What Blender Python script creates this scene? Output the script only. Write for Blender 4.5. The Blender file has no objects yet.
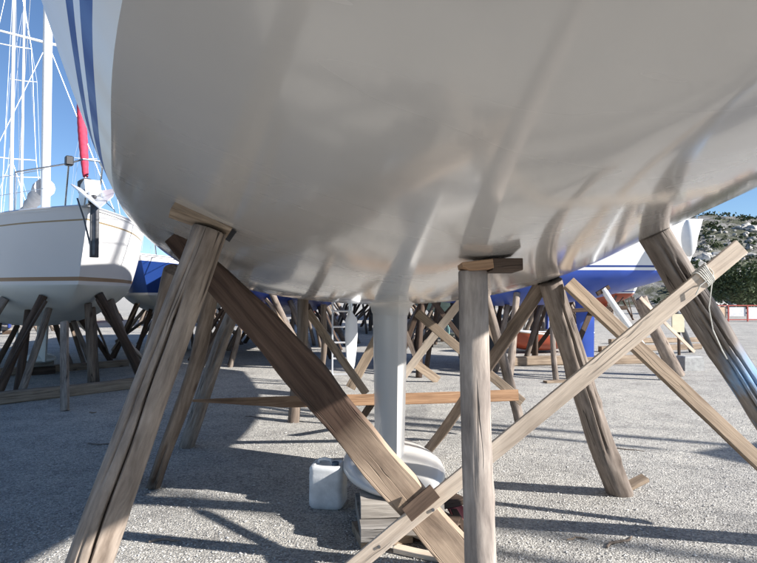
import bpy, math, random
import numpy as np
from mathutils import Vector, Matrix, noise
from mathutils.bvhtree import BVHTree

scene = bpy.context.scene
col = scene.collection
R = math.radians
random.seed(7)

# ------------------------------------------------------------------ camera
EYE = 1.60
FPX, CX, CY, HOR = 567.0, 378.5, 281.5, 295.0
PITCH = math.atan((HOR - CY) / FPX)
cam_d = bpy.data.cameras.new('camera')
cam = bpy.data.objects.new('camera', cam_d); col.objects.link(cam)
cam.location = (0, 0, EYE)
cam.rotation_euler = (math.pi / 2 + PITCH, 0, 0)
cam_d.sensor_width = 36.0
cam_d.lens = 36.0 * FPX / 757.0
cam_d.clip_start = 0.05
cam_d.clip_end = 4000
scene.camera = cam

# ------------------------------------------------------------------ sky, sun, exposure
SUN_EL = R(28)
SUN_AZ = (0.930, -0.367)                      # horizontal direction towards the sun
world = bpy.data.worlds.new('World'); scene.world = world; world.use_nodes = True
wn = world.node_tree; wn.nodes.clear()
sky = wn.nodes.new('ShaderNodeTexSky'); sky.sky_type = 'NISHITA'; sky.sun_disc = False
sky.sun_elevation = SUN_EL; sky.sun_rotation = math.atan2(SUN_AZ[0], SUN_AZ[1])
sky.air_density = 0.85; sky.dust_density = 0.0; sky.ozone_density = 4.6
bg = wn.nodes.new('ShaderNodeBackground'); bg.inputs[1].default_value = 0.076
wo = wn.nodes.new('ShaderNodeOutputWorld')
wn.links.new(sky.outputs[0], bg.inputs[0]); wn.links.new(bg.outputs[0], wo.inputs[0])
sl = bpy.data.lights.new('sun', 'SUN'); sl.energy = 5.0; sl.angle = R(0.8); sl.color = (1.0, 0.965, 0.92)
so = bpy.data.objects.new('sun', sl); col.objects.link(so)
sd = Vector((SUN_AZ[0] * math.cos(SUN_EL), SUN_AZ[1] * math.cos(SUN_EL), math.sin(SUN_EL)))
so.rotation_euler = (-sd).to_track_quat('-Z', 'Y').to_euler(); so.location = (20, -10, 20)
scene.view_settings.view_transform = 'Standard'
scene.view_settings.look = 'None'
scene.view_settings.exposure = 1.05
scene.view_settings.gamma = 1.0
scene.view_settings.use_curve_mapping = False
scene.render.engine = 'CYCLES'
scene.cycles.caustics_reflective = False; scene.cycles.caustics_refractive = False
scene.cycles.blur_glossy = 1.0; scene.cycles.sample_clamp_indirect = 4.0

# ------------------------------------------------------------------ pixel helpers
_c, _s = math.cos(PITCH), math.sin(PITCH)
def ray(px, py):
    u = (px - CX) / FPX; v = (CY - py) / FPX
    return Vector((u, _c - v * _s, v * _c + _s))
def P(px, py, d):
    r = ray(px, py); return Vector((0, 0, EYE)) + r * (d / r.y)
def G(px, py, z=0.0):
    r = ray(px, py); return Vector((0, 0, EYE)) + r * ((z - EYE) / r.z)

# ------------------------------------------------------------------ materials
def newmat(name):
    m = bpy.data.materials.new(name); m.use_nodes = True
    nt = m.node_tree; b = nt.nodes['Principled BSDF']
    return m, nt, b
def nd(nt, t, **kw):
    n = nt.nodes.new(t)
    for k, v in kw.items(): setattr(n, k, v)
    return n
def ramp(nt, fac, stops):
    r = nd(nt, 'ShaderNodeValToRGB'); e = r.color_ramp.elements
    while len(e) < len(stops): e.new(0.5)
    for el, (p, c) in zip(e, stops):
        el.position = p; el.color = (*c, 1) if len(c) == 3 else c
    nt.links.new(fac, r.inputs[0]); return r.outputs[0]
def mixc(nt, fac, a, b, mode='MIX'):
    m = nd(nt, 'ShaderNodeMix', data_type='RGBA', blend_type=mode)
    for sock, v in ((m.inputs[0], fac), (m.inputs[6], a), (m.inputs[7], b)):
        if isinstance(v, (int, float)): sock.default_value = v
        elif isinstance(v, tuple): sock.default_value = (*v, 1)
        else: nt.links.new(v, sock)
    return m.outputs[2]
def noisetex(nt, vec, scale, detail=4, rough=0.55):
    n = nd(nt, 'ShaderNodeTexNoise'); n.inputs['Scale'].default_value = scale
    n.inputs['Detail'].default_value = detail; n.inputs['Roughness'].default_value = rough
    if vec is not None: nt.links.new(vec, n.inputs['Vector'])
    return n.outputs[0]
def mapping(nt, vec, scale, loc=(0, 0, 0)):
    m = nd(nt, 'ShaderNodeMapping'); m.inputs['Scale'].default_value = scale; m.inputs['Location'].default_value = loc
    nt.links.new(vec, m.inputs[0]); return m.outputs[0]
def bump(nt, h, b, strength, dist):
    n = nd(nt, 'ShaderNodeBump'); n.inputs['Strength'].default_value = strength; n.inputs['Distance'].default_value = dist
    nt.links.new(h, n.inputs['Height']); nt.links.new(n.outputs[0], b.inputs['Normal']); return n

def simple(name, c, rough=0.5, metal=0.0, coat=0.0, var=0.12, vscale=6.0, bmp=0.0):
    m, nt, b = newmat(name)
    tc = nd(nt, 'ShaderNodeTexCoord').outputs['Object']
    n = noisetex(nt, tc, vscale, 5)
    lo = tuple(x * (1 - var) for x in c); hi = tuple(min(1, x * (1 + var * .6)) for x in c)
    nt.links.new(ramp(nt, n, [(0.3, lo), (0.7, hi)]), b.inputs['Base Color'])
    b.inputs['Roughness'].default_value = rough; b.inputs['Metallic'].default_value = metal
    b.inputs['Coat Weight'].default_value = coat
    if bmp: bump(nt, noisetex(nt, tc, vscale * 8, 4), b, bmp, 0.01)
    return m

def wood(name, c_lo, c_hi, grain=26.0, stretch=0.06, crack=0.5, rough=0.85, knots=True, paint=None, relief=0.005, cover=((.45, 0), (.62, .75))):
    m, nt, b = newmat(name)
    tcn = nd(nt, 'ShaderNodeTexCoord'); oi = nd(nt, 'ShaderNodeObjectInfo')
    off = nd(nt, 'ShaderNodeVectorMath', operation='MULTIPLY_ADD')
    comb = nd(nt, 'ShaderNodeCombineXYZ')
    for i in range(3): nt.links.new(oi.outputs['Random'], comb.inputs[i])
    nt.links.new(comb.outputs[0], off.inputs[0]); off.inputs[1].default_value = (13, 7, 29)
    nt.links.new(tcn.outputs['Object'], off.inputs[2]); v = off.outputs[0]
    warp = noisetex(nt, mapping(nt, v, (3, 3, 1.2)), 1.0, 3)
    wv = nd(nt, 'ShaderNodeVectorMath', operation='MULTIPLY_ADD')
    nt.links.new(warp, wv.inputs[0]); wv.inputs[1].default_value = (.10, .10, 0); nt.links.new(v, wv.inputs[2])
    g = noisetex(nt, mapping(nt, wv.outputs[0], (1, 1, stretch)), grain, 6, 0.62)
    g2 = noisetex(nt, mapping(nt, wv.outputs[0], (1, 1, stretch * .5)), grain * 4.2, 4, 0.6)
    blotch = noisetex(nt, mapping(nt, v, (1, 1, .5)), 3.2, 4)
    c1 = ramp(nt, g, [(0.28, c_lo), (0.5, tuple((a + d) / 2 for a, d in zip(c_lo, c_hi))), (0.72, c_hi)])
    c2 = mixc(nt, 0.35, c1, ramp(nt, g2, [(0.3, (.35, .33, .31)), (0.65, (1.1, 1.1, 1.1))]), 'MULTIPLY')
    c3 = mixc(nt, 0.75, c2, ramp(nt, blotch, [(0.28, (.55, .52, .5)), (0.5, (.95, .95, .95)), (0.75, (1.2, 1.17, 1.12))]), 'MULTIPLY')
    rv = ramp(nt, oi.outputs['Random'], [(0, (.8, .8, .8)), (1, (1.12, 1.1, 1.06))])
    c4 = mixc(nt, 1.0, c3, rv, 'MULTIPLY')
    ck = noisetex(nt, mapping(nt, wv.outputs[0], (1, 1, .028)), 15.0, 2, 0.5)
    ckm = ramp(nt, ck, [(0.485, (0, 0, 0)), (0.5, (1, 1, 1)), (0.515, (0, 0, 0))])
    ckmask = ramp(nt, noisetex(nt, mapping(nt, v, (1, 1, .4)), 4.0, 2), [(0.52, (0, 0, 0)), (0.6, (1, 1, 1))])
    ckf = nd(nt, 'ShaderNodeMath', operation='MULTIPLY'); nt.links.new(ckm, ckf.inputs[0]); nt.links.new(ckmask, ckf.inputs[1])
    ckf2 = nd(nt, 'ShaderNodeMath', operation='MULTIPLY'); nt.links.new(ckf.outputs[0], ckf2.inputs[0]); ckf2.inputs[1].default_value = crack
    c5 = mixc(nt, ckf2.outputs[0], c4, (.03, .024, .02))
    if knots:
        vo = nd(nt, 'ShaderNodeTexVoronoi'); vo.inputs['Scale'].default_value = 5.0
        nt.links.new(mapping(nt, wv.outputs[0], (1, 1, .38)), vo.inputs['Vector'])
        kf = ramp(nt, vo.outputs['Distance'], [(0.05, (.85, .85, .85)), (0.13, (0, 0, 0))])
        c5 = mixc(nt, kf, c5, (.075, .05, .036))
    if paint:  # overlay towards the foot: real paint on the blue log, sunlight on the beam
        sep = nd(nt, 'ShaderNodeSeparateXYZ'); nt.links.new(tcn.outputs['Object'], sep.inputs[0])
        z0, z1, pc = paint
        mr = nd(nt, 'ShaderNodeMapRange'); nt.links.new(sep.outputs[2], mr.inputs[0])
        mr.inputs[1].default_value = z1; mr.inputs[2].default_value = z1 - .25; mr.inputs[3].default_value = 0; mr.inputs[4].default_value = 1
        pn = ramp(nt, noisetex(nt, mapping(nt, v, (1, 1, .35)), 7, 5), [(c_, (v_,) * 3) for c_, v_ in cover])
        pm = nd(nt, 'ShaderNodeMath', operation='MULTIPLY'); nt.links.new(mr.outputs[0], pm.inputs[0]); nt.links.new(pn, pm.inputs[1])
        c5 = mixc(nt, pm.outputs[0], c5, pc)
    nt.links.new(c5, b.inputs['Base Color'])
    b.inputs['Roughness'].default_value = rough
    b.inputs['Specular IOR Level'].default_value = 0.25
    hm = nd(nt, 'ShaderNodeMath', operation='MULTIPLY_ADD'); nt.links.new(ckf.outputs[0], hm.inputs[0]); hm.inputs[1].default_value = -1.2; nt.links.new(g, hm.inputs[2])
    bump(nt, hm.outputs[0], b, 0.75, relief)
    return m

M = {}
M['log_grey'] = wood('log_grey', (.14, .11, .09), (.42, .355, .305), grain=17, stretch=.2, crack=.95)
M['log_post'] = wood('log_post', (.20, .17, .155), (.50, .44, .395), grain=15, stretch=.26, crack=.6)
M['log_warm'] = wood('log_warm', (.10, .075, .06), (.31, .25, .205), grain=24, stretch=.08, crack=.9)
M['log_blue'] = wood('log_blue', (.11, .09, .08), (.38, .335, .30), grain=19, stretch=.12, crack=1.0, paint=(0, 1.72, (.22, .42, .68)), relief=.008)
M['beam_brown'] = wood('beam_brown', (.05, .029, .021), (.17, .11, .08), grain=30, stretch=.035, crack=.7, paint=(0, 1.12, (.46, .345, .25)), cover=((.3, .35), (.55, .9)))  # sunlit foot and shaded upper length of the beam put into its colour
M['plank_pale'] = wood('plank_pale', (.50, .405, .325), (.80, .685, .57), grain=34, stretch=.03, crack=.25)
M['plank_tan'] = wood('plank_tan', (.21, .155, .11), (.47, .375, .285), grain=32, stretch=.035, crack=.45)
M['plank_orange'] = wood('plank_orange', (.25, .14, .08), (.47, .30, .185), grain=32, stretch=.03, crack=.3)
M['plank_dark'] = wood('plank_dark', (.05, .033, .025), (.145, .10, .074), grain=28, stretch=.04, crack=.6)
M['block_grey'] = wood('block_grey', (.20, .185, .17), (.46, .43, .40), grain=20, stretch=.05, crack=.9, relief=.012)

def hull_gloss(name, c, rough=.2, wav=.25, streak=.06, coat=0.0, spec=.5, croug=.13):
    m, nt, b = newmat(name)
    tc = nd(nt, 'ShaderNodeTexCoord').outputs['Object']
    n = noisetex(nt, mapping(nt, tc, (1.2, .5, 1.2)), 1.1, 2)
    lo = tuple(x * (1 - streak) for x in c)
    base = ramp(nt, n, [(.3, lo), (.7, c)])
    nt.links.new(base, b.inputs['Base Color'])
    rr = noisetex(nt, mapping(nt, tc, (2.2, .5, .5)), 1.6, 2)
    mr = nd(nt, 'ShaderNodeMapRange'); nt.links.new(rr, mr.inputs[0]); mr.inputs[1].default_value = .3; mr.inputs[2].default_value = .7
    mr.inputs[3].default_value = rough * .8; mr.inputs[4].default_value = rough * 1.25
    nt.links.new(mr.outputs[0], b.inputs['Roughness'])
    b.inputs['IOR'].default_value = 1.5; b.inputs['Specular IOR Level'].default_value = spec
    b.inputs['Coat Weight'].default_value = coat; b.inputs['Coat Roughness'].default_value = croug; b.inputs['Coat IOR'].default_value = 1.55
    h1 = noisetex(nt, tc, 3.2, 2, .45)
    h2 = noisetex(nt, mapping(nt, tc, (1, .4, .4)), 34, 2, .4)
    ma = nd(nt, 'ShaderNodeMath', operation='MULTIPLY_ADD'); nt.links.new(h2, ma.inputs[0]); ma.inputs[1].default_value = .012; nt.links.new(h1, ma.inputs[2])
    bump(nt, ma.outputs[0], b, wav, .02)
    return m
M['bottom_white'] = hull_gloss('bottom_white', (.525, .505, .48), .25, .035, coat=1.0, croug=.1)
M['keel_paint'] = hull_gloss('keel_paint', (.67, .645, .61), .34, .05, .1, coat=.25, croug=.2)
M['topside_white'] = hull_gloss('topside_white', (.80, .79, .78), .38, .05, .03, spec=.3)
M['topside_cream'] = hull_gloss('topside_cream', (.72, .67, .60), .4, .05, .03, spec=.3)
M['stripe_navy'] = hull_gloss('stripe_navy', (.028, .065, .26), .5, .04, spec=.2)
M['stripe_brown'] = hull_gloss('stripe_brown', (.36, .235, .14), .35, .05)
M['stripe_gold'] = hull_gloss('stripe_gold', (.36, .27, .15), .35, .05)
M['bottom_green'] = hull_gloss('bottom_green', (.74, .77, .73), .45, .1, .15)
M['blue_paint'] = hull_gloss('blue_paint', (.055, .13, .58), .4, .12, .35)
M['blue_dark'] = hull_gloss('blue_dark', (.02, .05, .26), .3, .12, .25)
M['blue_top'] = hull_gloss('blue_top', (.022, .06, .24), .16, .06, .1)
M['red_paint'] = hull_gloss('red_paint', (.42, .085, .04), .4, .1, .3)
M['black_paint'] = hull_gloss('black_paint', (.035, .04, .05), .4, .1, .3)
M['teal_paint'] = hull_gloss('teal_paint', (.25, .42, .40), .45, .1, .25)
M['gel_white'] = simple('gel_white', (.80, .80, .78), .35, var=.05)
M['deck_white'] = simple('deck_white', (.74, .74, .71), .55, var=.08, bmp=.15)
M['alu'] = simple('alu', (.74, .75, .77), .38, .55, var=.06)
M['mast_white'] = simple('mast_white', (.78, .78, .77), .35, var=.05)
M['steel'] = simple('steel', (.55, .56, .58), .25, 1.0, var=.15, vscale=12)
M['steel_dark'] = simple('steel_dark', (.12, .12, .125), .38, .8, var=.3, vscale=14)
M['wire'] = simple('wire', (.62, .63, .64), .35, .6)
M['black_plastic'] = simple('black_plastic', (.03, .03, .033), .5)
M['red_cloth'] = simple('red_cloth', (.56, .045, .09), .8, var=.25, vscale=18)
M['grey_cloth'] = simple('grey_cloth', (.45, .45, .47), .9, var=.15)
M['blue_cloth'] = simple('blue_cloth', (.03, .08, .28), .9, var=.2)
M['white_cloth'] = simple('white_cloth', (.75, .75, .74), .9, var=.1)
M['glass_dark'] = simple('glass_dark', (.02, .025, .03), .08)
M['rubber'] = simple('rubber', (.022, .022, .024), .7)
M['bucket'] = simple('bucket', (.70, .71, .71), .5, var=.22, vscale=9, bmp=.1)
M['rope'] = simple('rope', (.66, .64, .58), .9, var=.25, vscale=60)
M['rope_dark'] = simple('rope_dark', (.06, .09, .13), .9)
M['concrete'] = simple('concrete', (.36, .36, .35), .9, var=.25, vscale=14, bmp=.5)
M['fender'] = simple('fender', (.78, .78, .76), .45, var=.08)
M['tag'] = simple('tag', (.66, .60, .42), .7, var=.12)
M['nail'] = simple('nail', (.20, .20, .21), .5, .8)
M['fence_red'] = simple('fence_red', (.40, .075, .055), .6, var=.25)
M['panel_cream'] = simple('panel_cream', (.62, .45, .31), .8, var=.15)
M['panel_white'] = simple('panel_white', (.66, .66, .66), .8, var=.15)
M['bark'] = wood('bark', (.06, .045, .035), (.17, .13, .10), knots=False)
M['red_plank'] = wood('red_plank', (.30, .07, .08), (.5, .18, .18), knots=False, crack=.3)

def leafmat():
    m, nt, b = newmat('leaf')
    tc = nd(nt, 'ShaderNodeTexCoord').outputs['Object']
    nt.links.new(ramp(nt, noisetex(nt, tc, 1.5, 4), [(.3, (.035, .055, .022)), (.55, (.07, .095, .035)), (.75, (.12, .13, .06))]), b.inputs['Base Color'])
    b.inputs['Roughness'].default_value = .6
    return m
M['leaf'] = leafmat()

def gravelmat():
    m, nt, b = newmat('gravel_ground')
    tc = nd(nt, 'ShaderNodeTexCoord').outputs['Object']
    big = noisetex(nt, tc, .35, 5)
    mid = noisetex(nt, tc, 2.2, 5, .6)
    fine = noisetex(nt, tc, 70, 6, .7)
    vo = nd(nt, 'ShaderNodeTexVoronoi'); vo.inputs['Scale'].default_value = 75; nt.links.new(tc, vo.inputs['Vector'])
    vo2 = nd(nt, 'ShaderNodeTexVoronoi'); vo2.inputs['Scale'].default_value = 32; nt.links.new(tc, vo2.inputs['Vector'])
    c = ramp(nt, fine, [(.28, (.25, .238, .22)), (.5, (.50, .48, .448)), (.72, (.74, .715, .675))])
    cv = mixc(nt, .55, c, ramp(nt, nd_color_value(nt, vo.outputs['Color']), [(.1, (.42, .42, .42)), (.5, (.9, .9, .9)), (.95, (1.35, 1.34, 1.3))]), 'MULTIPLY')
    cv = mixc(nt, .35, cv, ramp(nt, nd_color_value(nt, vo2.outputs['Color']), [(.05, (.45, .45, .46)), (.45, (1, 1, 1)), (.95, (1.2, 1.2, 1.18))]), 'MULTIPLY')
    cb = mixc(nt, .8, cv, ramp(nt, mid, [(.3, (.68, .675, .67)), (.5, (.95, .95, .94)), (.7, (1.1, 1.09, 1.06))]), 'MULTIPLY')
    cb = mixc(nt, .7, cb, ramp(nt, big, [(.3, (.82, .82, .83)), (.7, (1.08, 1.07, 1.04))]), 'MULTIPLY')
    nt.links.new(cb, b.inputs['Base Color']); b.inputs['Roughness'].default_value = .95; b.inputs['Specular IOR Level'].default_value = .15
    a = nd(nt, 'ShaderNodeMath', operation='MULTIPLY_ADD'); nt.links.new(vo.outputs['Distance'], a.inputs[0]); a.inputs[1].default_value = -.9; nt.links.new(fine, a.inputs[2])
    bump(nt, a.outputs[0], b, .9, .014)
    return m
def nd_color_value(nt, colsock):
    s = nd(nt, 'ShaderNodeSeparateColor'); nt.links.new(colsock, s.inputs[0]); return s.outputs[0]
M['gravel'] = gravelmat()
M['pebble'] = simple('pebble', (.56, .545, .52), .9, var=.45, vscale=45)

def hillmat():
    m, nt, b = newmat('hill')
    tc = nd(nt, 'ShaderNodeTexCoord').outputs['Object']
    rock = ramp(nt, noisetex(nt, tc, .5, 8, .7), [(.3, (.12, .11, .10)), (.55, (.25, .24, .22)), (.8, (.42, .41, .38))])
    scrub = ramp(nt, noisetex(nt, tc, .8, 6), [(.3, (.045, .05, .03)), (.7, (.11, .11, .07))])
    f = ramp(nt, noisetex(nt, tc, .16, 8, .72), [(.47, (0, 0, 0)), (.53, (1, 1, 1))])
    nt.links.new(mixc(nt, f, rock, scrub), b.inputs['Base Color']); b.inputs['Roughness'].default_value = .95
    bump(nt, noisetex(nt, tc, .7, 8, .7), b, .8, .8)
    return m
M['hill'] = hillmat()
M['scrub'] = simple('scrub', (.09, .10, .06), .95, var=.5, vscale=.05)
M['limestone'] = simple('limestone', (.42, .40, .37), .9, var=.45, vscale=1.5, bmp=.6)

# ------------------------------------------------------------------ mesh helpers
class MB:
    def __init__(s): s.v = []; s.f = []
    def loft(s, rings, closed=True, cap0=False, cap1=False, flip=False):
        n = len(rings[0]); b = len(s.v)
        for r in rings: s.v += [tuple(p) for p in r]
        for i in range(len(rings) - 1):
            for j in range(n if closed else n - 1):
                k = (j + 1) % n
                q = (b + i * n + j, b + i * n + k, b + (i + 1) * n + k, b + (i + 1) * n + j)
                s.f.append(q[::-1] if flip else q)
        if cap0: s.f.append(tuple(b + j for j in range(n))[::-1])
        if cap1: s.f.append(tuple(b + (len(rings) - 1) * n + j for j in range(n)))
        return s
    def box(s, c, d, m=None):
        b = len(s.v); x, y, z = (q / 2 for q in d)
        e = min(d) * .12
        pts = []
        for zz, ins in ((-z, e), (-z + e, 0), (z - e, 0), (z, e)):
            X, Y = x - ins, y - ins
            pts.append([(-X + e, -Y, zz), (X - e, -Y, zz), (X, -Y + e, zz), (X, Y - e, zz), (X - e, Y, zz), (-X + e, Y, zz), (-X, Y - e, zz), (-X, -Y + e, zz)])
        M4 = m if m is not None else Matrix.Identity(4)
        rings = [[Vector(c) + (M4.to_3x3() @ Vector(p)) for p in r] for r in pts]
        return s.loft(rings, True, True, True)
    def tube(s, path, r, n=8, cap=True):
        path = [Vector(p) for p in path]; rings = []
        up = None
        for i, p in enumerate(path):
            t = (path[min(i + 1, len(path) - 1)] - path[max(i - 1, 0)]).normalized()
            if up is None: up = Vector((0, 0, 1)) if abs(t.z) < .9 else Vector((1, 0, 0))
            a = t.cross(up).normalized(); bb = a.cross(t).normalized(); up = bb
            rr = r[i] if isinstance(r, (list, tuple)) else r
            rings.append([p + (a * math.cos(2 * math.pi * k / n) + bb * math.sin(2 * math.pi * k / n)) * rr for k in range(n)])
        return s.loft(rings, True, cap, cap, flip=True)
    def ball(s, c, rad, n=10, m=6):
        c = Vector(c); rad = rad if isinstance(rad, (tuple, list)) else (rad,) * 3
        rings = []
        for i in range(m + 1):
            th = math.pi * (i + .02) / (m + .04)
            rings.append([c + Vector((rad[0] * math.sin(th) * math.cos(2 * math.pi * k / n), rad[1] * math.sin(th) * math.sin(2 * math.pi * k / n), -rad[2] * math.cos(th))) for k in range(n)])
        return s.loft(rings, True, True, True)
    def mesh(s, name, mat, smooth=True, angle=40):
        me = bpy.data.meshes.new(name); me.from_pydata(s.v, [], s.f); me.update()
        if mat is not None: me.materials.append(mat)
        if smooth:
            me.polygons.foreach_set('use_smooth', [True] * len(me.polygons))
            try: me.set_sharp_from_angle(angle=R(angle))
            except Exception: pass
        return me
    def build(s, name, mat, parent=None, smooth=True, angle=40):
        o = bpy.data.objects.new(name, s.mesh(name, mat, smooth, angle)); col.objects.link(o)
        if parent is not None: o.parent = parent
        return o
def tag(o, label=None, cat=None, group=None, kind=None):
    if label: o['label'] = label
    if cat: o['category'] = cat
    if group: o['group'] = group
    if kind: o['kind'] = kind
    return o
def empty(name, loc, rz=0.0):
    o = bpy.data.objects.new(name, None); col.objects.link(o); o.location = loc; o.rotation_euler = (0, 0, rz)
    o.empty_display_size = .2
    return o
def frame(p0, p1, face=None):
    """matrix with origin p0, local Z along p0->p1, local Y towards `face`"""
    z = (Vector(p1) - Vector(p0)).normalized()
    f = Vector(face) if face is not None else Vector((0, -1, 0.05))
    x = f.cross(z)
    if x.length < 1e-4: x = Vector((1, 0, 0)).cross(z)
    x.normalize(); y = z.cross(x).normalized()
    m = Matrix((x, y, z)).transposed().to_4x4(); m.translation = Vector(p0)
    return m

def log_mesh(L, r0, r1, seed, n=20, k=18, bend=.012, rough=.05, crack=None, knots=4, mat=None, name='log', flat=None):
    rnd = random.Random(seed); rings = []
    ba = rnd.uniform(0, 6.28); kn = [(rnd.uniform(.1, .9), rnd.uniform(0, 6.28), rnd.uniform(.05, .13)) for _ in range(knots)]
    for i in range(k + 1):
        t = i / k
        cx = bend * L * math.sin(math.pi * t) * math.cos(ba) + .25 * bend * L * math.sin(2.7 * math.pi * t + seed); cy = bend * L * math.sin(math.pi * t) * math.sin(ba)
        rb = r0 + (r1 - r0) * t
        ring = []
        for j in range(n):
            a = 2 * math.pi * j / n
            q = noise.noise(Vector((math.cos(a) * 1.1 + seed * 3.1, math.sin(a) * 1.1, t * L * 2.2)))
            q2 = noise.noise(Vector((math.cos(a) * 5 + seed, math.sin(a) * 5, t * L * 3.5)))
            rr = rb * (1 + rough * 1.6 * q + rough * .6 * q2)
            for (kt, ka, ks) in kn:
                da = (a - ka + math.pi) % (2 * math.pi) - math.pi
                rr += rb * ks * 1.3 * math.exp(-(da / .35) ** 2 - ((t - kt) * L / .05) ** 2)
            if crack:
                for (a0, tw, t0, t1, dep, wid) in crack:
                    if t0 <= t <= t1:
                        ac = a0 + tw * (t - t0) + .12 * noise.noise(Vector((t * L * 4, seed, 1.7)))
                        da = (a - ac + math.pi) % (2 * math.pi) - math.pi
                        e = min(1, (t - t0) / .08 + .15, (t1 - t) / .08 + .15)
                        rr -= rb * dep * e * math.exp(-(da / wid) ** 2)
            ring.append((cx + rr * math.cos(a), cy + rr * math.sin(a), t * L))
        rings.append(ring)
    mb = MB(); mb.loft(rings, True, False, False)
    # rough-sawn ends with a shallow chamfer
    for end, zz, rg in ((0, -.004, rings[0]), (1, L + .006, rings[-1])):
        b = len(mb.v); c = Vector((sum(p[0] for p in rg) / n, sum(p[1] for p in rg) / n, zz))
        base = 0 if end == 0 else (len(rings) - 1) * n
        mb.v += [tuple(c + (Vector((p[0], p[1], zz)) - c) * .93) for p in rg]
        for j in range(n):
            q = (base + j, base + (j + 1) % n, b + (j + 1) % n, b + j)
            mb.f.append(q[::-1] if end == 0 else q)
        mb.f.append(tuple(b + j for j in range(n))[::-1] if end == 0 else tuple(b + j for j in range(n)))
    return mb.mesh(name, mat, True, 50)
def log(name, p0, p1, r0, r1, mat, label, cat='timber prop', group=None, seed=1, face=None, **kw):
    m = frame(p0, p1, face); L = (Vector(p1) - Vector(p0)).length
    o = bpy.data.objects.new(name, log_mesh(L, r0, r1, seed, mat=M[mat], name=name, **kw)); col.objects.link(o)
    o.matrix_world = m
    return tag(o, label, cat, group)
def plank_mesh(L, w, t, seed, k=10, mat=None, name='plank', warp=.006, taper0=1.0, taper1=1.0, rag=.0, skew=0.0, tlen=.28):
    rings = []
    e = min(w, t) * .09
    for i in range(k + 1):
        u = i / k
        x0 = warp * L * math.sin(math.pi * u + seed) * .6; y0 = warp * L * math.sin(2.2 * math.pi * u + seed * 2) * .5
        tf = 1.0
        if u < tlen and taper0 != 1: tf = taper0 + (1 - taper0) * (u / tlen)
        if u > 1 - tlen and taper1 != 1: tf = taper1 + (1 - taper1) * ((1 - u) / tlen)
        def nz(a): return rag * noise.noise(Vector((u * L * 3.1, seed * 1.7, a)))
        xl = -w / 2 * (1 + nz(0.3)); xr = w / 2 * (1 + nz(5.1)) ; xl = xr - (xr - xl) * tf
        y = t / 2 * (1 + .6 * nz(9.2))
        xl += x0; xr += x0
        dz = skew * ((1 if i == k else 0) - (1 if i == 0 else 0))
        pts = [(xl + e, -y), (xr - e, -y), (xr, -y + e), (xr, y - e), (xr - e, y), (xl + e, y), (xl, y - e), (xl, -y + e)]
        rings.append([(px, py + y0, u * L + (dz * (px / w))) for px, py in pts])
    mb = MB(); mb.loft(rings, True, True, True)
    return mb.mesh(name, mat, True, 30)
def plank(name, p0, p1, w, t, mat, label, cat='brace', group=None, seed=1, face=None, parent=None, **kw):
    m = frame(p0, p1, face); L = (Vector(p1) - Vector(p0)).length
    o = bpy.data.objects.new(name, plank_mesh(L, w, t, seed, mat=M[mat], name=name, **kw)); col.objects.link(o)
    if parent is not None:
        o.parent = parent; o.matrix_world = m; o.matrix_parent_inverse = Matrix.Identity(4)
        o.matrix_local = parent.matrix_world.inverted() @ m
        return o
    o.matrix_world = m
    return tag(o, label, cat, group)

# ------------------------------------------------------------------ hull geometry
def table(pts):
    xs = np.array([p[0] for p in pts], float); ys = np.array([p[1] for p in pts], float)
    d = np.gradient(ys, xs)
    def f(x):
        x = min(max(x, xs[0]), xs[-1]); i = min(int(np.searchsorted(xs, x, 'right')) - 1, len(xs) - 2)
        h = xs[i + 1] - xs[i]; t = (x - xs[i]) / h
        return float((2 * t ** 3 - 3 * t * t + 1) * ys[i] + (t ** 3 - 2 * t * t + t) * h * d[i] + (-2 * t ** 3 + 3 * t * t) * ys[i + 1] + (t ** 3 - t * t) * h * d[i + 1])
    return f
class Hull:
    """local x runs aft from the bow at deck level, y is lateral, z is height above the ground"""
    def __init__(s, L, over, hw, hs, zk, zwl, zs, ell, pw, aft_over=.25):
        s.L, s.over, s.hw, s.hs, s.zk, s.zwl, s.zs, s.ell, s.pw, s.ao = L, over, hw, hs, zk, zwl, zs, ell, pw, aft_over
    def xs(s, u, t): a = s.over * (1 - t); b = s.L - s.ao * (1 - t); return a + (b - a) * u
    def bottom(s, u, r):
        w = s.hw(u); f = s.ell(u) * (1 - math.sqrt(max(0, 1 - (r * .995) ** 2))) / .9 + (1 - s.ell(u)) * abs(r) ** s.pw(u)
        f = min(f, 1.0) if abs(r) < .999 else 1.0
        zk = s.zk(u); return Vector((s.xs(u, 0), w * math.copysign(1 - (1 - abs(r)) ** (1 + .08 * (1 - s.ell(u))), r), zk + (s.zwl - zk) * f))
    def top(s, u, t, side):
        w = s.hw(u) + (s.hs(u) - s.hw(u)) * (1 - (1 - t) ** 2.1)
        return Vector((s.xs(u, t), side * w, s.zwl + t * (s.zs(u) - s.zwl)))
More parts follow.
